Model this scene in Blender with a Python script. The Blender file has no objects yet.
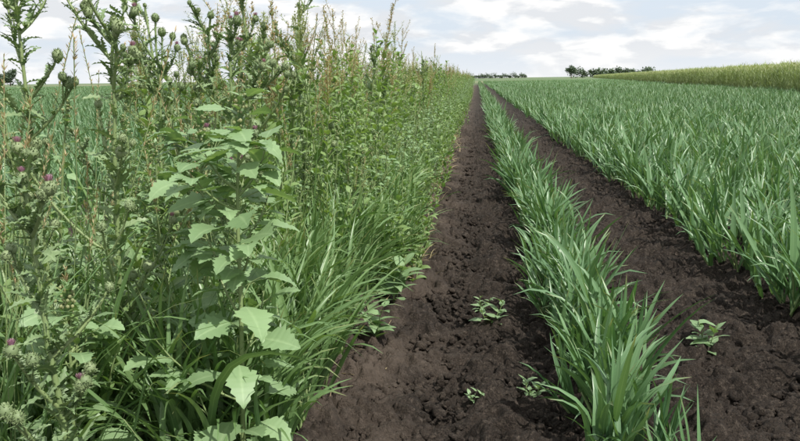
import bpy, math, random
import numpy as np
from mathutils import Vector, Matrix, noise
rng = np.random.default_rng(7)
random.seed(7)
S = bpy.context.scene
U = rng.uniform
rad = math.radians

# ------------------------------------------------------------ node helpers
def new_mat(name):
    m = bpy.data.materials.new(name); m.use_nodes = True
    nt = m.node_tree; nt.nodes.clear()
    return m, nt
def N(nt, t, **kw):
    n = nt.nodes.new(t)
    for k, v in kw.items(): setattr(n, k, v)
    return n
def mixc(nt, fac, a, b, blend='MIX'):
    n = nt.nodes.new('ShaderNodeMix'); n.data_type = 'RGBA'; n.blend_type = blend
    for s, v in ((n.inputs[0], fac), (n.inputs[6], a), (n.inputs[7], b)):
        if isinstance(v, (int, float)): s.default_value = v
        elif isinstance(v, tuple): s.default_value = (*v, 1)
        else: nt.links.new(v, s)
    return n.outputs[2]
def mth(nt, op, a, b=0.0, clamp=False):
    n = nt.nodes.new('ShaderNodeMath'); n.operation = op; n.use_clamp = clamp
    for s, v in ((n.inputs[0], a), (n.inputs[1], b)):
        if isinstance(v, (int, float)): s.default_value = v
        else: nt.links.new(v, s)
    return n.outputs[0]
def maprange(nt, v, a, b, c, d):
    n = nt.nodes.new('ShaderNodeMapRange')
    nt.links.new(v, n.inputs[0])
    for i, x in enumerate((a, b, c, d)): n.inputs[i+1].default_value = x
    return n.outputs[0]

def leaf_mat(name, dark, light, vein=None, tip=None, trans=0.28, rough=0.42, spec=0.5):
    """leaf material; attribute 'col' = (random tint, along leaf, distance from midrib)"""
    m, nt = new_mat(name)
    L = nt.links
    at = N(nt, 'ShaderNodeAttribute', attribute_name='col')
    sep = N(nt, 'ShaderNodeSeparateColor'); L.new(at.outputs['Color'], sep.inputs[0])
    oi = N(nt, 'ShaderNodeObjectInfo')
    t = mth(nt, 'ADD', mth(nt, 'MULTIPLY', sep.outputs[0], 0.6), mth(nt, 'MULTIPLY', oi.outputs['Random'], 0.4))
    c = mixc(nt, t, dark, light)
    if vein:
        v = maprange(nt, sep.outputs[2], 0.0, 0.16, 0.7, 0.0)
        c = mixc(nt, v, c, vein)
    if tip:
        f = maprange(nt, sep.outputs[1], 0.82, 1.0, 0.0, 0.8)
        f = mth(nt, 'MULTIPLY', f, mth(nt, 'GREATER_THAN', sep.outputs[0], 0.6))
        c = mixc(nt, f, c, tip)
    geo = N(nt, 'ShaderNodeNewGeometry')
    c = mixc(nt, mth(nt, 'MULTIPLY', geo.outputs['Backfacing'], 0.3), c, tuple(x*1.5+0.02 for x in light))
    b = N(nt, 'ShaderNodeBsdfPrincipled')
    L.new(c, b.inputs['Base Color']); b.inputs['Roughness'].default_value = rough
    b.inputs['Specular IOR Level'].default_value = spec
    o = N(nt, 'ShaderNodeOutputMaterial')
    if trans > 0:
        tr = N(nt, 'ShaderNodeBsdfTranslucent')
        tc = mixc(nt, 1.0, c, (1.9, 2.0, 0.8), 'MULTIPLY'); L.new(tc, tr.inputs[0])
        ms = N(nt, 'ShaderNodeMixShader'); ms.inputs[0].default_value = trans
        L.new(b.outputs[0], ms.inputs[1]); L.new(tr.outputs[0], ms.inputs[2])
        L.new(ms.outputs[0], o.inputs[0])
    else: L.new(b.outputs[0], o.inputs[0])
    return m

M_wheat = leaf_mat('wheat_leaf', (0.052, 0.125, 0.056), (0.140, 0.245, 0.112), vein=(0.20, 0.32, 0.16), tip=(0.40, 0.37, 0.20), trans=0.22, rough=0.36)
M_grass = leaf_mat('grass_blade', (0.060, 0.13, 0.048), (0.160, 0.255, 0.098), vein=(0.20, 0.31, 0.14), tip=(0.42, 0.37, 0.20), trans=0.26, rough=0.36)
M_lamb = leaf_mat('goosefoot_leaf', (0.105, 0.185, 0.085), (0.22, 0.325, 0.160), vein=(0.31, 0.42, 0.23), trans=0.23, rough=0.5)
M_fill = leaf_mat('broad_leaf', (0.080, 0.160, 0.050), (0.210, 0.30, 0.105), vein=(0.25, 0.36, 0.15), trans=0.27, rough=0.45)
M_thl = leaf_mat('thistle_leaf', (0.085, 0.150, 0.062), (0.195, 0.27, 0.130), vein=(0.32, 0.39, 0.24), trans=0.15, rough=0.5)
M_stem = leaf_mat('green_stem', (0.12, 0.18, 0.065), (0.20, 0.26, 0.105), trans=0.0, rough=0.5)
M_head = leaf_mat('thistle_bract', (0.13, 0.19, 0.08), (0.26, 0.32, 0.16), trans=0.05, rough=0.6)
M_purple = leaf_mat('thistle_floret', (0.24, 0.11, 0.20), (0.40, 0.24, 0.34), trans=0.3, rough=0.7)
M_seed = leaf_mat('seed_spike', (0.25, 0.20, 0.11), (0.46, 0.35, 0.22), trans=0.2, rough=0.7)
M_seedg = leaf_mat('green_seed_spike', (0.19, 0.23, 0.10), (0.36, 0.37, 0.19), trans=0.2, rough=0.7)
M_straw = leaf_mat('dry_straw', (0.20, 0.16, 0.085), (0.38, 0.31, 0.18), trans=0.2, rough=0.7)
M_grain = leaf_mat('tall_grain_leaf', (0.17, 0.23, 0.10), (0.31, 0.37, 0.18), trans=0.25, rough=0.6)
M_grainh = leaf_mat('tall_grain_head', (0.33, 0.35, 0.20), (0.49, 0.48, 0.31), trans=0.2, rough=0.7)
M_tree = leaf_mat('hazed_tree_foliage', (0.07, 0.105, 0.075), (0.12, 0.16, 0.11), trans=0.15, rough=0.7)  # aerial haze of the distant trees put into a bluish-grey base colour
M_bark = leaf_mat('tree_bark', (0.09, 0.07, 0.05), (0.13, 0.10, 0.08), trans=0.0, rough=0.9)

# ------------------------------------------------------------ mesh builder
class MB:
    def __init__(s): s.v=[]; s.f=[]; s.m=[]; s.c=[]; s.n=0
    def add(s, v, f, c, m):
        s.v.append(v); s.f.append(f + s.n); s.c.append(c); s.m.append(np.full(len(f), m)); s.n += len(v)
    def mesh(s, name, mats, smooth=True):
        V = np.concatenate(s.v); F = np.concatenate(s.f); C = np.concatenate(s.c); Mi = np.concatenate(s.m)
        me = bpy.data.meshes.new(name)
        me.vertices.add(len(V)); me.vertices.foreach_set('co', V.astype(np.float32).ravel())
        me.loops.add(F.size); me.loops.foreach_set('vertex_index', F.astype(np.int32).ravel())
        me.polygons.add(len(F)); me.polygons.foreach_set('loop_start', np.arange(len(F), dtype=np.int32)*4)
        me.polygons.foreach_set('material_index', Mi.astype(np.int32))
        me.polygons.foreach_set('use_smooth', np.full(len(F), smooth, dtype=bool))
        a = me.attributes.new('col', 'FLOAT_COLOR', 'POINT')
        a.data.foreach_set('color', np.concatenate([C, np.ones((len(C),1))], 1).astype(np.float32).ravel())
        for m in mats: me.materials.append(m)
        me.update(calc_edges=True); me.validate()
        return me
    def obj(s, name, mats, coll=None, smooth=True):
        o = bpy.data.objects.new(name, s.mesh(name, mats, smooth))
        (coll or S.collection).objects.link(o); return o

def tri(x): return 2*np.abs(x - np.floor(x+0.5))
P_wheat = lambda t: np.minimum(1, .6+2.2*t)*(1-t**2.3)
P_ovate = lambda t: np.sin(np.pi*np.clip(t,0,1)**0.72)**0.85 + 0.02
def P_rhomb(t):
    b = np.where(t < .34, (t/.34)**.8, (np.clip(1-t,0,1)/.66)**.8)
    return b*(0.84+.32*tri(t*6.5)) + 0.015
def P_thistle(t):
    b = np.sin(np.pi*np.clip(t,0,1)**.8)**.6*(1-.45*t)
    return b*(.22+.95*tri(t*6+.1)) + 0.02
P_lance = lambda t: np.sin(np.pi*t**.6)**1.1+.02

def leaf(mb, base, az, e0, L, W, prof, droop=1.0, n=7, fold=.25, mat=0, roll=0., twist=0., p=1.5, wav=0.):
    t = np.linspace(0, 1, n+1)
    e = e0 - droop*t**p; a = az + twist*t
    tan = np.stack([np.cos(e)*np.cos(a), np.cos(e)*np.sin(a), np.sin(e)], 1)
    pos = np.array(base) + np.concatenate([np.zeros((1,3)), np.cumsum(tan[:-1]*L/n, 0)])
    side = np.stack([-np.sin(a), np.cos(a), 0*a], 1)
    nor = np.cross(tan, side)
    r = (roll*(0.3+0.7*t))[:, None]
    s2 = side*np.cos(r)+nor*np.sin(r); n2 = nor*np.cos(r)-side*np.sin(r)
    w = (prof(t)*W/2)[:, None]
    wv = np.zeros((n+1,2)) if wav == 0 else rng.normal(0, wav, (n+1,2))*W
    l = pos+s2*w+n2*(fold*w+wv[:, :1]); rr = pos-s2*w+n2*(fold*w+wv[:, 1:])
    V = np.stack([l, pos, rr], 1).reshape(-1, 3)
    i = np.arange(n)*3
    F = np.concatenate([np.stack([i, i+3, i+4, i+1], 1), np.stack([i+1, i+4, i+5, i+2], 1)])
    C = np.zeros((len(V), 3)); C[:, 0] = U(); C[:, 1] = np.repeat(t, 3); C[:, 2] = np.tile([1, 0, 1], n+1)
    mb.add(V, F, C, mat)
    return pos

def tube(mb, pts, r, k=6, mat=1):
    pts = np.asarray(pts, float); n = len(pts); r = np.broadcast_to(r, n)
    tan = np.gradient(pts, axis=0); tan /= np.linalg.norm(tan, axis=1)[:, None]+1e-9
    ref = np.where(np.abs(tan[:, 2:3]) > .9, np.array([[1., 0, 0]]), np.array([[0, 0, 1.]]))
    s = np.cross(tan, ref); s /= np.linalg.norm(s, axis=1)[:, None]+1e-9; u = np.cross(s, tan)
    a = np.arange(k)*2*np.pi/k
    V = (pts[:, None]+r[:, None, None]*(s[:, None]*np.cos(a)[None, :, None]+u[:, None]*np.sin(a)[None, :, None])).reshape(-1, 3)
    i, j = np.meshgrid(np.arange(n-1), np.arange(k), indexing='ij'); j2 = (j+1) % k
    F = np.stack([i*k+j, i*k+j2, (i+1)*k+j2, (i+1)*k+j], -1).reshape(-1, 4)
    C = np.zeros((len(V), 3)); C[:, 0] = U(); C[:, 1] = .3; C[:, 2] = 1
    mb.add(V, F, C, mat)

def ball(mb, c, r, sz=1.0, k=8, m=5, mat=0):
    th = np.linspace(0.02, np.pi-.02, m+1); a = np.arange(k)*2*np.pi/k
    V = np.stack([np.sin(th)[:, None]*np.cos(a), np.sin(th)[:, None]*np.sin(a), np.cos(th)[:, None]*np.ones(k)*sz], -1).reshape(-1, 3)*r+np.array(c)
    i, j = np.meshgrid(np.arange(m), np.arange(k), indexing='ij'); j2 = (j+1) % k
    F = np.stack([i*k+j, (i+1)*k+j, (i+1)*k+j2, i*k+j2], -1).reshape(-1, 4)
    C = np.zeros((len(V), 3)); C[:, 0] = U(); C[:, 1] = .3; C[:, 2] = 1
    mb.add(V, F, C, mat)

def stemcurve(base, h, lean=.08, az=None, n=9, wob=.01):
    az = U(0, 6.28) if az is None else az
    t = np.linspace(0, 1, n)
    p = np.zeros((n, 3)); p[:, 2] = h*t
    off = h*lean*t**1.6
    p[:, 0] = np.cos(az)*off + np.cumsum(rng.normal(0, wob, n))*t; p[:, 1] = np.sin(az)*off + np.cumsum(rng.normal(0, wob, n))*t
    return p + np.array(base)
def along(p, t):
    x = t*(len(p)-1); i = min(int(x), len(p)-2); f = x-i
    return p[i]*(1-f)+p[i+1]*f
def branchcurve(b, az, e, L, up=.8, n=6):
    t = np.linspace(0, 1, n); ee = e+up*t
    tan = np.stack([np.cos(ee)*np.cos(az), np.cos(ee)*np.sin(az), np.sin(ee)], 1)
    return np.array(b)+np.concatenate([np.zeros((1, 3)), np.cumsum(tan[:-1]*L/(n-1), 0)])

# ------------------------------------------------------------ plant builders
def wheat(mb, base, tillers=4, h=.42, W=.022, n=7, spread=.035, leaves=5, mat=0, stem=True, droopf=1.0):
    for _ in range(tillers):
        b = np.array(base)+np.array([rng.normal(0, spread), rng.normal(0, spread), -.01])
        hs = h*U(.28, .5); az0 = U(0, 6.28)
        sp = stemcurve(b, hs, lean=U(.05, .35), n=4, wob=.002)
        if stem: tube(mb, sp, [.0065, .006, .005, .003], 5, 1)
        for k in range(leaves):
            f = k/max(1, leaves-1)
            az = az0 + k*math.pi + rng.normal(0, .5)
            L = h*U(.6, .95)
            leaf(mb, along(sp, .2+.8*f), az, rad(U(58, 86)), L, W*U(.7, 1.2), P_wheat,
                 droop=rad(abs(rng.normal(46, 30))*(1.25-.45*f))*droopf, n=n, fold=U(.15, .5), mat=mat,
                 roll=rng.normal(0, .6), twist=rng.normal(0, .6), p=U(1.3, 2.6))

def goosefoot(mb, base, h, nl=26, LS=.1, lean=.06, az=None, branches=8, teeth=14, nbl=7, fall=.7):
    sp = stemcurve(base, h, lean, az, 11, .005)
    tube(mb, sp, np.linspace(.008, .003, 11)*h**.5, 7, 1)
    a = U(0, 6)
    def lf(b, az, L, e=None):
        e = rad(U(10, 55)) if e is None else e
        pc = branchcurve(b, az, e, L*U(.4, .65), -.2, 4)
        tube(mb, pc, .0013, 4, 1)
        leaf(mb, pc[-1], az+rng.normal(0, .2), e-rad(U(15, 45)), L, L*U(.72, .92), P_rhomb, droop=rad(U(10, 60)), n=teeth,
             fold=U(.0, .3), mat=0, roll=rng.normal(0, .4), wav=.012)
    for k in range(nl):
        f = .08+.9*k/nl; a += 2.4
        lf(along(sp, f), a, LS*(1.1-fall*f**2.5)*U(.6, 1.1))
    for k in range(branches):
        f = U(.12, .88); az2 = U(0, 6.28); bl = h*U(.16, .3)*(1.2-f)
        bc = branchcurve(along(sp, f), az2, rad(U(25, 50)), bl, .6)
        tube(mb, bc, np.linspace(.004, .0018, 6), 5, 1)
        for j in range(nbl):
            lf(along(bc, .2+.8*j/nbl), az2+U(-1.8, 1.8), LS*U(.4, .8))
    for k in range(26):
        leaf(mb, along(sp, U(.9, 1)), U(0, 6.28), rad(U(20, 85)), LS*U(.2, .45), LS*.14, P_ovate, .4, 4, .2, 0)
        ball(mb, along(sp, U(.93, 1))+rng.normal(0, .01, 3), U(.003, .006), 1, 5, 3, 2)

def thistle_head(mb, c, r, purple):
    c = np.array(c)
    ball(mb, c, r*.88, 1.1, 10, 7, 2)
    for k in range(90):
        z = U(-.85, .95); a = U(0, 6.28); q = math.sqrt(1-z*z)
        leaf(mb, c+np.array([q*math.cos(a), q*math.sin(a), z*1.1])*r*.78, a, math.asin(z)*.8+U(.1, .5), r*U(.35, .55), r*.22,
             lambda t: (1-t)**.7+.02, .0, 2, .2, 2)
    if purple:
        for k in range(80):
            a = U(0, 6.28); e = rad(U(50, 90))
            leaf(mb, c+np.array([math.cos(a)*r*.35*U(), math.sin(a)*r*.35*U(), r*.8]), a, e, r*U(.6, .95), r*.12, lambda t: 1-.5*t, -.2, 2, .1, 3)

def thistle(mb, base, h, nb=8, purple=.3, lean=.05, az=None, leafden=34, LS=.15, hr=.014, topspread=.28):
    sp = stemcurve(base, h, lean, az, 13, .006)
    tube(mb, sp, np.linspace(.010, .004, 13), 8, 1)
    a = U(0, 6)
    def spines(p, n, s):
        for _ in range(n):
            leaf(mb, along(p, U(0, 1)), U(0, 6.28), rad(U(-10, 60)), s*U(.5, 1.3), s*.25, lambda t: (1-t)+.02, .1, 2, .3, 0)
    def tl(b, az, L):
        leaf(mb, b, az, rad(U(15, 70)), L, L*U(.28, .42), P_thistle, rad(U(10, 70)), 18, U(.2, .6), 0, rng.normal(0, .5), rng.normal(0, .3), wav=.05)
        leaf(mb, b, az+U(-.6, .6), rad(U(20, 75)), L*U(.35, .6), L*.13, P_thistle, .5, 8, .3, 0, wav=.06)
    for k in range(leafden):
        f = .05+.92*k/leafden; a += 2.4
        tl(along(sp, f), a, LS*(1.15-.72*f)*U(.7, 1.2))
    spines(sp, 300, .02)
    tips = [(sp[-1], 1.0)]
    for k in range(nb):
        f = U(.35, .97); az2 = k*2.4+U(-.4, .4); bl = topspread*U(.5, 1.1)*(1.6-f)
        bc = branchcurve(along(sp, f), az2, rad(U(35, 55)), bl, rad(U(15, 40)))
        tube(mb, bc, np.linspace(.0050, .0028, 6), 6, 1)
        spines(bc, 70, .016)
        for j in range(13):
            g = j/13; tl(along(bc, .05+.88*g), U(0, 6.28), LS*U(.35, .6)*(1.1-.6*g))
        tips.append((bc[-1], 1))
        for q in range(rng.integers(0, 3)):
            b2 = branchcurve(along(bc, U(.45, .85)), az2+U(-1.5, 1.5), rad(50), bl*U(.25, .5), .4); tube(mb, b2, .0024, 5, 1); spines(b2, 22, .012); tips.append((b2[-1], 1))
    for c, _ in tips:
        thistle_head(mb, c, hr*U(.65, 1.15), U() < purple)
        for k in range(5): leaf(mb, c-np.array([0, 0, hr*1.1]), U(0, 6.28), rad(U(0, 50)), hr*U(1.2, 2.2), hr*.5, P_thistle, .2, 8, .3, 0)

def spikeweed(mb, base, h, green=False, dens=1.):
    sp = stemcurve(base, h, U(.02, .15), None, 10, .006)
    tube(mb, sp, np.linspace(.006, .002, 10), 5, 1)
    a = U(0, 6)
    for k in range(int(56*dens)):
        f = .05+.80*k/(56*dens); a += 2.4
        leaf(mb, along(sp, f), a, rad(U(25, 60)), U(.07, .14)*(1.2-.6*f), U(.016, .036), P_lance, rad(U(20, 80)), 6, .3, 0, rng.normal(0, .4))
    mt = 3 if green else 2
    def spike(c, n, L):
        for k in range(n):
            p = along(c, U(.1, 1)); r = U(0, .012)
            az = U(0, 6.28)
            leaf(mb, p+np.array([math.cos(az)*r, math.sin(az)*r, U(-.005, .005)]), az, rad(U(10, 70)), U(.008, .018), U(.005, .010), P_ovate, .2, 2, .3, mt)
    spike(sp[7:], int(150*dens), 1)
    for k in range(8):
        f = U(.68, .97); bc = branchcurve(along(sp, f), U(0, 6.28), rad(U(45, 65)), h*U(.06, .12), .35, 5)
        tube(mb, bc, .0014, 4, 1); spike(bc, int(42*dens), 1)

def fillweed(mb, base, h, LS=.08, nst=3, nl=22):
    for s in range(nst):
        b = np.array(base)+np.array([rng.normal(0, .04), rng.normal(0, .04), 0])
        sp = stemcurve(b, h*U(.75, 1.05), U(.05, .3), None, 8, .006)
        tube(mb, sp, np.linspace(.005, .002, 8), 5, 1)
        a = U(0, 6)
        for k in range(nl):
            f = .06+.94*k/nl; a += 2.4
            L = LS*U(.6, 1.25)*(1.1-.4*f)
            leaf(mb, along(sp, f), a, rad(U(20, 65)), L, L*U(.32, .6), P_ovate, rad(U(20, 80)), 7, U(.1, .4), 0, rng.normal(0, .4), wav=.02)

def wildgrass(mb, base, h, nb=26, seedhead=True):
    for k in range(nb):
        b = np.array(base)+np.array([rng.normal(0, .04), rng.normal(0, .04), -.01])
        leaf(mb, b, U(0, 6.28), rad(U(68, 88)), h*U(.55, 1.1), U(.007, .016), P_wheat, rad(abs(rng.normal(55, 30))), 9, .4, 0, rng.normal(0, .5), rng.normal(0, .4), p=U(1.5, 2.6))
    if seedhead:
        for k in range(3):
            sp = stemcurve(base, h*U(1., 1.4), U(.05, .25), None, 8, .004); tube(mb, sp, .0014, 4, 1)
            for j in range(60):
                leaf(mb, along(sp, U(.8, 1)), U(0, 6.28), rad(U(40, 80)), U(.01, .025), .004, P_ovate, .2, 2, .2, 2)

# ------------------------------------------------------------ libraries
def lib(name, n, fn, mats, smooth=True):
    c = bpy.data.collections.new(name)
    for i in range(n):
        mb = MB(); fn(mb); mb.obj('%s_variant_%02d' % (name, i), mats, c, smooth)
    return c
O = (0, 0, 0)
MW = [M_wheat, M_stem]
L_wheat = lib('wheat_clumps', 12, lambda m: wheat(m, O, 3, U(.38, .46), .025, n=6), MW)
L_grass = lib('coarse_grass', 8, lambda m: wheat(m, O, 3, U(.52, .72), .022, n=8, leaves=5, droopf=1.2), [M_grass, M_stem])
L_goose = lib('goosefoot', 6, lambda m: goosefoot(m, O, U(.9, 1.2), 30, U(.065, .09), branches=10, teeth=8, nbl=6), [M_lamb, M_stem, M_seedg])
L_thist = lib('thistle_mass', 4, lambda m: thistle(m, O, U(1.2, 1.4), 7, .03), [M_thl, M_stem, M_head, M_purple])
L_spike = lib('spike_weed', 8, lambda m: spikeweed(m, O, U(1.3, 1.6), U() < .4), [M_fill, M_stem, M_seed, M_seedg])
L_fill = lib('broadleaf_weed', 7, lambda m: fillweed(m, O, U(.6, .9), U(.06, .10)), [M_fill, M_stem])
L_tall = lib('tall_leafy_weed', 6, lambda m: fillweed(m, O, U(1.35, 1.55), U(.06, .095), 3, 50), [M_fill, M_stem])
L_wild = lib('wild_grass', 6, lambda m: wildgrass(m, O, U(.75, 1.1)), [M_grass, M_stem, M_seed])

def fieldpatch(m):
    for r in range(7):
        for k in range(14):
            wheat(m, ((r-3)*.3+rng.normal(0, .02), (k-6.5)*.15+rng.normal(0, .02), U(-.06, .03)), 1, U(.40, .52), .032, n=3, leaves=6, stem=False)
L_patch = lib('crop_patch', 4, fieldpatch, MW)
def grainpatch(m):
    for k in range(70):
        b = (U(-.6, .6), U(-.6, .6), 0); h = U(1.4, 1.75)
        sp = stemcurve(b, h, U(.02, .1), None, 4, .005); tube(m, sp, .005, 3, 0)
        for j in range(6):
            leaf(m, along(sp, U(.2, .95)), U(0, 6.28), rad(U(50, 80)), U(.3, .5), .03, P_wheat, rad(U(40, 110)), 4, .3, 0)
        for j in range(6):
            leaf(m, along(sp, U(.9, 1)), U(0, 6.28), rad(U(50, 85)), U(.06, .12), .02, P_ovate, .3, 2, .3, 1)
L_grain = lib('grain_patch', 4, grainpatch, [M_grain, M_grainh])

def scatter(name, coll, pts, scl, tilt=.08, rotz=None):
    pts = np.array(pts, float); n = len(pts)
    scl = np.array(scl, float)
    if scl.ndim == 1: scl = np.repeat(scl[:, None], 3, 1)
    rot = np.stack([rng.normal(0, tilt, n), rng.normal(0, tilt, n), U(0, 6.283, n) if rotz is None else np.array(rotz, float)], 1)
    me = bpy.data.meshes.new(name); me.vertices.add(n); me.vertices.foreach_set('co', pts.astype(np.float32).ravel())
    for nm, ty, key, d in (('rot', 'FLOAT_VECTOR', 'vector', rot), ('scl', 'FLOAT_VECTOR', 'vector', scl)):
        a = me.attributes.new(nm, ty, 'POINT'); a.data.foreach_set(key, d.astype(np.float32).ravel())
    a = me.attributes.new('idx', 'INT', 'POINT'); a.data.foreach_set('value', rng.integers(0, len(coll.objects), n).astype(np.int32))
    o = bpy.data.objects.new(name, me); S.collection.objects.link(o)
    g = bpy.data.node_groups.new(name+'_instancer', 'GeometryNodeTree')
    g.interface.new_socket('Geometry', in_out='INPUT', socket_type='NodeSocketGeometry')
    g.interface.new_socket('Geometry', in_out='OUTPUT', socket_type='NodeSocketGeometry')
    gi = g.nodes.new('NodeGroupInput'); go = g.nodes.new('NodeGroupOutput')
    ci = g.nodes.new('GeometryNodeCollectionInfo'); ci.inputs['Collection'].default_value = coll
    ci.inputs['Separate Children'].default_value = True; ci.inputs['Reset Children'].default_value = True
    ip = g.nodes.new('GeometryNodeInstanceOnPoints'); ip.inputs['Pick Instance'].default_value = True
    def na(nm, ty):
        x = g.nodes.new('GeometryNodeInputNamedAttribute'); x.data_type = ty; x.inputs['Name'].default_value = nm; return x.outputs['Attribute']
    er = g.nodes.new('FunctionNodeEulerToRotation')
    lk = g.links.new
    lk(gi.outputs[0], ip.inputs['Points']); lk(ci.outputs[0], ip.inputs['Instance'])
    lk(na('idx', 'INT'), ip.inputs['Instance Index']); lk(na('rot', 'FLOAT_VECTOR'), er.inputs[0]); lk(er.outputs[0], ip.inputs['Rotation'])
    lk(na('scl', 'FLOAT_VECTOR'), ip.inputs['Scale']); lk(ip.outputs[0], go.inputs[0])
    md = o.modifiers.new('scatter', 'NODES'); md.node_group = g
    return o

# ------------------------------------------------------------ ground sheet
def axis_far(start, stop, step0, g):
    out = [start]; s = step0
    while abs(out[-1]) < abs(stop): s *= g; out.append(out[-1]+math.copysign(s, stop))
    return out[1:]
xs = list(np.arange(-.7, 1.7, .0085))
xs = list(reversed(axis_far(-.7, -3500, .0085, 1.12))) + xs + axis_far(xs[-1], 3500, .0085, 1.12)
ys = [2.2]
while ys[-1] < 18: ys.append(ys[-1]+max(.008, ys[-1]*.0035))
ys = list(reversed(axis_far(2.2, -60, .012, 1.2))) + ys + axis_far(ys[-1], 4500, .09, 1.06)
xs = np.array(xs); ys = np.array(ys)
def ground_z(x, y):
    return .035*math.exp(-((x-.46)/.17)**2) + .03*math.exp(-((x-1.62)/.2)**2) + .035*math.exp(-((x+.65)/.25)**2)
V = np.zeros((len(ys), len(xs), 3)); V[..., 0] = xs[None]; V[..., 1] = ys[:, None]
vor, nz3 = noise.voronoi, noise.noise
O1, O2, O3 = Vector((9, 3, 1)), Vector((3, 3, 3)), Vector((0, 7, 2))
for j, y in enumerate(ys):
    for i, x in enumerate(xs):
        z = ground_z(x, y) if -2 < x < 3 else 0
        if -1.1 < x < 2.0 and 2.0 < y < 30:
            tr = math.exp(-((x+.10+.03*math.sin(y*.9))/.10)**2)
            amp = 1.15-.6*tr*(.5+.5*nz3(Vector((0, y*1.5, 0))))
            v = Vector((x, y, 0))
            w = Vector((x+.045*nz3(v*14), y+.045*nz3(v*14+O1), .02*nz3(v*30)))
            b = nz3(v*3.2)*.024 + nz3(v*9)*.016
            m4 = max(0, min(1, nz3(v*5)*2.2+.6))
            d = vor(w*11)[0]; c1 = min(.45, max(0, .85-d[0]))*.115*m4
            d2 = vor(w*25+O2)[0]; c2 = min(.4, max(0, .8-d2[0]))*.058
            c3 = nz3(v*65)*.009
            z += b + amp*(c1+c2+c3) - .02*tr
        if y > 190: z += .4*min(1, (y-190)/10)
        V[j, i, 2] = z
nx, ny = len(xs), len(ys)
jj, ii = np.meshgrid(np.arange(ny-1), np.arange(nx-1), indexing='ij')
F = np.stack([jj*nx+ii, jj*nx+ii+1, (jj+1)*nx+ii+1, (jj+1)*nx+ii], -1).reshape(-1, 4)
gm = MB(); VV = V.reshape(-1, 3); gm.add(VV, F, np.zeros((len(VV), 3)), 0)
m, nt = new_mat('dark_tilled_soil'); L = nt.links
geo = N(nt, 'ShaderNodeNewGeometry')
def tn(sc, det=5, ro=.6):
    n = N(nt, 'ShaderNodeTexNoise'); n.inputs['Scale'].default_value = sc; n.inputs['Detail'].default_value = det; n.inputs['Roughness'].default_value = ro
    L.new(geo.outputs['Position'], n.inputs['Vector']); return n.outputs[0]
c = mixc(nt, maprange(nt, tn(3), .35, .7, 0, 1), (.034, .0255, .0195), (.064, .049, .038))
c = mixc(nt, maprange(nt, tn(50), .50, .70, 0, .85), c, (.140, .112, .089))
c = mixc(nt, maprange(nt, tn(160, 3), .38, .54, .8, 0), c, (.013, .010, .008))
sx = N(nt, 'ShaderNodeSeparateXYZ'); L.new(geo.outputs['Position'], sx.inputs[0])
cr = mth(nt, 'MULTIPLY', maprange(nt, sx.outputs[0], -.45, .0, 1, 0), maprange(nt, tn(2.2, 4), .40, .58, 0, .7))
c = mixc(nt, cr, c, (.17, .133, .105))
gcol = mixc(nt, tn(.05, 6), (.085, .14, .065), (.13, .20, .095))
gcol = mixc(nt, maprange(nt, tn(.008, 3), .5, .6, 0, .6), gcol, (.26, .23, .14))
far = maprange(nt, sx.outputs[1], 120, 190, 0, 1)
c = mixc(nt, far, c, gcol)
b = N(nt, 'ShaderNodeBsdfPrincipled'); L.new(c, b.inputs['Base Color']); b.inputs['Roughness'].default_value = .85; b.inputs['Specular IOR Level'].default_value = .25
bm = N(nt, 'ShaderNodeBump'); bm.inputs['Strength'].default_value = 1.0; bm.inputs['Distance'].default_value = .02
L.new(mth(nt, 'ADD', tn(110, 6, .7), mth(nt, 'MULTIPLY', tn(35, 4), 1.2)), bm.inputs['Height']); L.new(bm.outputs[0], b.inputs['Normal'])
o = N(nt, 'ShaderNodeOutputMaterial'); L.new(b.outputs[0], o.inputs[0])
M_soil = m
gm.obj('ground', [M_soil])

def clod(m):
    ball(m, O, 1, .8, 9, 6, 0)
    v = m.v[-1]; s = U(0, 50)
    for k in range(len(v)): v[k] *= 1+.7*noise.noise(Vector(v[k])*1.2+Vector((s, s, 0)))+.45*noise.noise(Vector(v[k])*3.1+Vector((s, 0, 0)))
L_clod = lib('clod', 10, clod, [M_soil])
pts = []; sc = []
for _ in range(26000):
    y = 2.2+13*U()**1.5; x = U(-.62, .45) if U() < .55 else U(.56, 1.6)
    s = .003+.024*U()**3.4
    if abs(x+.10) < .09 and U() < .5: continue
    pts.append((x, y, ground_z(x, y)+.026)); sc.append((s*U(.8, 1.2), s*U(.7, 1.3), s*U(.6, 1)))
scatter('soil_clods', L_clod, pts, sc, .6)
def strawbit(m): leaf(m, O, 0, U(-.1, .25), U(.03, .10), U(.002, .006), lambda t: 1-.3*t, U(-.3, .3), 4, .3, 0)
L_str = lib('straw_bit', 5, strawbit, [M_straw])
pts = []
for _ in range(150):
    y = 2.5+10*U()**1.2; x = rng.normal(-.50, .08)
    pts.append((x, y, ground_z(x, y)+.035))
scatter('dry_straw', L_str, pts, U(.5, 1.0, len(pts)), .25)
L_dry = lib('dead_grass', 4, lambda m: [leaf(m, (rng.normal(0, .04), rng.normal(0, .04), 0), U(0, 6.28), rad(U(10, 70)), U(.10, .24), U(.005, .012), P_wheat, rad(U(20, 90)), 6, .4, 0, rng.normal(0, .8)) for _ in range(12)], [M_straw])
pts = [(rng.normal(-.46, .05), 4.2+13*U()**1.0, .04) for _ in range(80)]
scatter('dead_grass_tufts', L_dry, pts, U(.6, 1.1, len(pts)), .2)

# ------------------------------------------------------------ crop rows
pts = []; sc = []
y = 2.05
while y < 190:
    for dx in (-.04, .04):
        pts.append((.46+dx+rng.normal(0, .028)+.02*math.sin(y*1.3), y+rng.normal(0, .03), .03)); sc.append(U(.68, 1.16)*(.94+.12*math.sin(y*2.7)))
    y += .092 if y < 30 else .14
scatter('crop_row', L_wheat, pts, sc, .14)

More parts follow.
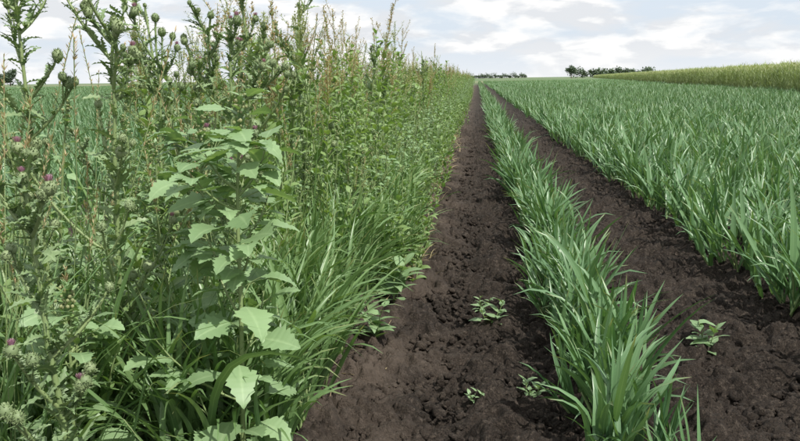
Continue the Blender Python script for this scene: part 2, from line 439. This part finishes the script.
def grain_edge(y): return 16+.118*(y-39)
pts = []; sc = []; patches = []; psc = []
def far_patch(X, Y, k):
    patches.append((X, Y, 0)); psc.append((k, k, U(.92, 1.1)))
for cx in range(0, 40):
    for cy in range(0, 28):
        X = 1.4+2.1*(cx+.5); Y = 1.0+2.1*(cy+.5)
        if X > .6*Y+9 or X > grain_edge(Y)-1: continue
        if Y < 18 and X < 10:
            for r in range(7):
                for k in range(17):
                    x = X-1.05+.15+.3*r; yy = Y-1.05+.1235*k
                    if U() < .04: continue
                    pts.append((x+rng.normal(0, .03), yy+rng.normal(0, .03), .02)); sc.append(U(.8, 1.28))
        else: far_patch(X, Y, 1)
for cx in range(0, 20):
    for cy in range(0, 32):
        X = 1.4+4.2*(cx+.5); Y = 59.8+4.2*(cy+.5)
        if X > grain_edge(Y)-2: continue
        far_patch(X, Y, 2)
scatter('crop_field', L_wheat, pts, sc, .13)
for cx in range(0, 34):
    for cy in range(0, 28):
        X = -3.2-2.1*(cx+.5); Y = 1.0+2.1*(cy+.5)
        if X > -.85*Y-9: far_patch(X, Y, 1)
for cx in range(0, 45):
    for cy in range(0, 32):
        X = -3.2-4.2*(cx+.5); Y = 59.8+4.2*(cy+.5)
        if X > -.85*Y-9: far_patch(X, Y, 2)
scatter('far_crop_field', L_patch, patches, psc, .0, rotz=rng.integers(0, 2, len(patches))*math.pi)

pts = []; sc = []
y = 22.0
while y < 420:
    for k in range(4):
        pts.append((grain_edge(y)+k*1.1+rng.normal(0, .15), y+rng.normal(0, .15), 0)); sc.append(U(.95, 1.04))
    y += 1.05
scatter('tall_grain_field', L_grain, pts, sc, .01)

# ------------------------------------------------------------ weed bank
def strip(name, coll, n, x0, x1, y0, y1, s0, s1, pw=1.8, tilt=.1):
    pts = []; sc = []
    while len(pts) < n:
        y = y0+(y1-y0)*U()**pw; x = U(x0, x1)+.06*math.sin(y*1.7)
        if math.hypot(x, y) < 1.5 and x > -1.4: continue
        if x > -1.0 and y < 1.75: continue
        s = U(s0, s1)
        if x < -1.85 : s *= .8
        pts.append((x, y, 0)); sc.append(s)
    return scatter(name, coll, pts, sc, tilt)
strip('coarse_grass_edge', L_grass, 300, -.90, -.54, 1.9, 7, .8, 1.05, 1.2)
strip('coarse_grass_edge', L_grass, 130, -.95, -.48, 6, 50, .6, .95, 1.3)
strip('coarse_grass_edge', L_grass, 150, -2.2, -.9, 1.7, 8, .9, 1.15, 1.2)
strip('wild_grass_mass', L_wild, 330, -2.6, -.75, 1.6, 60, .8, 1.15, 1.8)
strip('broadleaf_weed_mass', L_fill, 380, -2.6, -.75, 1.7, 40, .8, 1.15, 1.7)
strip('broadleaf_weed_mass', L_fill, 340, -.78, -.40, 4.0, 60, .4, .95, 1.5)
strip('goosefoot_mass', L_goose, 260, -2.4, -.75, 2.5, 70, .8, 1.1, 1.7)
strip('goosefoot_mass', L_goose, 190, -.80, -.50, 4.2, 60, .55, .95, 1.5)
strip('thistle_patch', L_thist, 80, -2.1, -.9, 2.9, 30, .95, 1.15, 1.4)
strip('spike_weed_mass', L_spike, 560, -1.8, -.78, 3.4, 110, .88, 1.12, 1.4)
strip('tall_leafy_weed_mass', L_tall, 370, -1.8, -.76, 4.2, 130, .85, 1.08, 1.4)
strip('far_weed_mass', L_goose, 330, -2.4, -.55, 30, 190, 1.0, 1.45, 1.2)

# ------------------------------------------------------------ hero plants
def hero(name, fn, mats):
    mb = MB(); fn(mb); return mb.obj(name, mats)
TM = [M_thl, M_stem, M_head, M_purple]; GMt = [M_lamb, M_stem, M_seedg]
rng = np.random.default_rng(21); U = rng.uniform
hero('goosefoot_plant', lambda m: goosefoot(m, (-.62, 1.88, 0), 1.17, 60, .125, .03, 0, 15, 26, fall=.42), GMt)
hero('goosefoot_plant', lambda m: goosefoot(m, (-.80, 2.15, 0), 1.12, 46, .115, .05, 0, 12, 24, fall=.5), GMt)
hero('goosefoot_plant', lambda m: goosefoot(m, (-1.0, 1.72, 0), .72, 30, .10, .05, 0, 10, 20, fall=.4), GMt)
hero('thistle_plant', lambda m: thistle(m, (-1.0, 2.0, 0), 1.36, 12, .1, .03, 0, 60, .14, .0165, .32), TM)
hero('thistle_plant', lambda m: thistle(m, (-1.27, 2.15, 0), 1.46, 12, .0, .04, 3.0, 56, .14, .016, .32), TM)
hero('thistle_plant', lambda m: thistle(m, (-.86, 2.65, 0), 1.40, 10, .7, .03, 1.0, 52, .13, .018, .26), TM)
hero('thistle_plant', lambda m: thistle(m, (-1.3, 3.0, 0), 1.45, 10, .2, .03, 1.0, 50, .13, .017, .3), TM)
hero('thistle_plant', lambda m: thistle(m, (-.83, 1.42, 0), 1.02, 8, .3, .03, 3.0, 60, .13, .014, .18), TM)

def seedling(m, h):
    for s in range(3):
        sp = stemcurve((rng.normal(0, .012), rng.normal(0, .012), 0), h*U(.6, 1), .3, None, 5, .003); tube(m, sp, .002, 4, 1)
        a = U(0, 6)
        for k in range(8):
            a += 2.4; Lf = h*U(.35, .55)
            leaf(m, along(sp, .15+.85*k/8), a, rad(U(5, 50)), Lf, Lf*.5, P_rhomb, rad(U(10, 60)), 9, .15, 0, rng.normal(0, .2))
for (x, y, h) in ((.07, 3.55, .15), (.03, 3.85, .08), (.97, 3.3, .17), (0, 2.7, .06), (.20, 2.75, .09), (-.42, 3.9, .28), (-.46, 3.3, .2), (-.40, 5.2, .24)):
    ob = hero('weed_seedling', lambda m: seedling(m, h), [M_lamb, M_stem]); ob.location = (x, y, ground_z(x, y)+.02)

# ------------------------------------------------------------ distant trees
def tree(m, base, H, Wd, n=900, ls=.5):
    base = np.array(base, float)
    tr = stemcurve(base, H*.55, .03, None, 6, .03); tube(m, tr, np.linspace(H*.035, H*.012, 6), 7, 1)
    cl = []
    for k in range(10):
        bc = branchcurve(along(tr, U(.3, 1)), k*2.4, rad(U(5, 60)), Wd*U(.25, .42), .4); tube(m, bc, np.linspace(H*.012, H*.004, 6), 5, 1)
        cl.append((bc[-1], Wd*U(.15, .22)))
    cl.append((tr[-1]+np.array([0, 0, H*.2]), Wd*.22)); cl.append((tr[-1], Wd*.27)); cl.append((tr[3], Wd*.3))
    for k in range(n):
        c, r = cl[rng.integers(len(cl))]; d = rng.normal(0, 1, 3); d /= np.linalg.norm(d)
        p = c+d*r*U(.3, 1.15)*np.array([1, 1, .9])
        leaf(m, p, U(0, 6.28), U(-.8, 1.2), ls*U(.6, 1.3), ls*.9, P_ovate, .4, 2, .2, 0)
TRM = [M_tree, M_bark]
hero('field_tree', lambda m: tree(m, (50, 430, 0), 8.0, 6.6, 1500, .7), TRM)
hero('field_tree', lambda m: tree(m, (-205, 330, 0), 7.5, 8, 1500, .8), TRM)
hero('field_tree', lambda m: tree(m, (-211, 332, 0), 6.5, 7, 1300, .8), TRM)
def treeline(m, a, b, n, H, wide=1.4):
    for k in range(n):
        t = (k+U(-.4, .4))/n; h = H*U(.55, 1.15)
        tree(m, (a[0]+(b[0]-a[0])*t, a[1]+(b[1]-a[1])*t+U(-10, 10), 0), h, h*wide*U(.8, 1.2), 260, H*.24)
hero('distant_treeline', lambda m: treeline(m, (-30, 1000), (66, 1050), 28, 4.5, 2.4), TRM)
hero('distant_treeline', lambda m: treeline(m, (60, 480), (112, 510), 14, 5.2, 1.7), TRM)

# ------------------------------------------------------------ sky and sun
SE, SR = 52, 130
w = bpy.data.worlds.new('World'); S.world = w; w.use_nodes = True
nt = w.node_tree; nt.nodes.clear(); L = nt.links
sky = N(nt, 'ShaderNodeTexSky', sky_type='NISHITA'); sky.sun_disc = False
sky.sun_elevation = rad(SE); sky.sun_rotation = rad(SR); sky.dust_density = 2
tc = N(nt, 'ShaderNodeTexCoord')
sp = N(nt, 'ShaderNodeSeparateXYZ'); L.new(tc.outputs['Generated'], sp.inputs[0])
def cn(sc, loc, det, dist, zs):
    mp = N(nt, 'ShaderNodeMapping'); mp.inputs['Location'].default_value = loc; mp.inputs['Scale'].default_value = (1, 1, zs); L.new(tc.outputs['Generated'], mp.inputs[0])
    n = N(nt, 'ShaderNodeTexNoise'); n.inputs['Scale'].default_value = sc; n.inputs['Detail'].default_value = det; n.inputs['Roughness'].default_value = .52; n.inputs['Distortion'].default_value = dist
    L.new(mp.outputs[0], n.inputs['Vector']); return n.outputs[0]
cloud = mixc(nt, maprange(nt, cn(14, (5, 2, 8), 6, .25, 3.0), .45, .54, 0, 1), (8.0, 8.25, 8.6), (10.2, 10.2, 10.15))
blue = mixc(nt, .85, sky.outputs[0], (7.9, 8.8, 9.9))
col = mixc(nt, maprange(nt, cn(7, (1, 3, 0), 7, .2, 3.6), .40, .52, 0, 1), blue, cloud)
haze = maprange(nt, sp.outputs[2], 0, .045, .6, 0)
col = mixc(nt, haze, col, (9.6, 9.7, 9.8))
bg = N(nt, 'ShaderNodeBackground'); L.new(col, bg.inputs[0]); bg.inputs[1].default_value = .1
ow = N(nt, 'ShaderNodeOutputWorld'); L.new(bg.outputs[0], ow.inputs[0])

sl = bpy.data.lights.new('sun', 'SUN'); sl.energy = 5.0; sl.angle = rad(.5); sl.color = (1, .96, .89)
so = bpy.data.objects.new('sun', sl); S.collection.objects.link(so)
dv = Vector((math.sin(rad(SR))*math.cos(rad(SE)), math.cos(rad(SR))*math.cos(rad(SE)), math.sin(rad(SE))))
so.rotation_euler = dv.to_track_quat('Z', 'Y').to_euler(); so.location = dv*50

# ------------------------------------------------------------ camera
cd = bpy.data.cameras.new('camera'); cam = bpy.data.objects.new('camera', cd); S.collection.objects.link(cam); S.camera = cam
cd.lens = 35; cd.sensor_width = 36; cd.clip_end = 8000; cd.clip_start = .05
yaw, pitch, roll = rad(5.73), rad(10.3), rad(.8)
Fw = Vector((-math.sin(yaw)*math.cos(pitch), math.cos(yaw)*math.cos(pitch), -math.sin(pitch)))
R = Vector((math.cos(yaw), math.sin(yaw), 0)); Up = R.cross(Fw)
R2 = R*math.cos(roll)-Up*math.sin(roll); U2 = R2.cross(Fw)
mt = Matrix((R2, U2, -Fw)).transposed().to_4x4(); mt.translation = (0, 0, 1.2)
cam.matrix_world = mt
S.view_settings.view_transform = 'Standard'; S.view_settings.look = 'None'; S.view_settings.exposure = 0
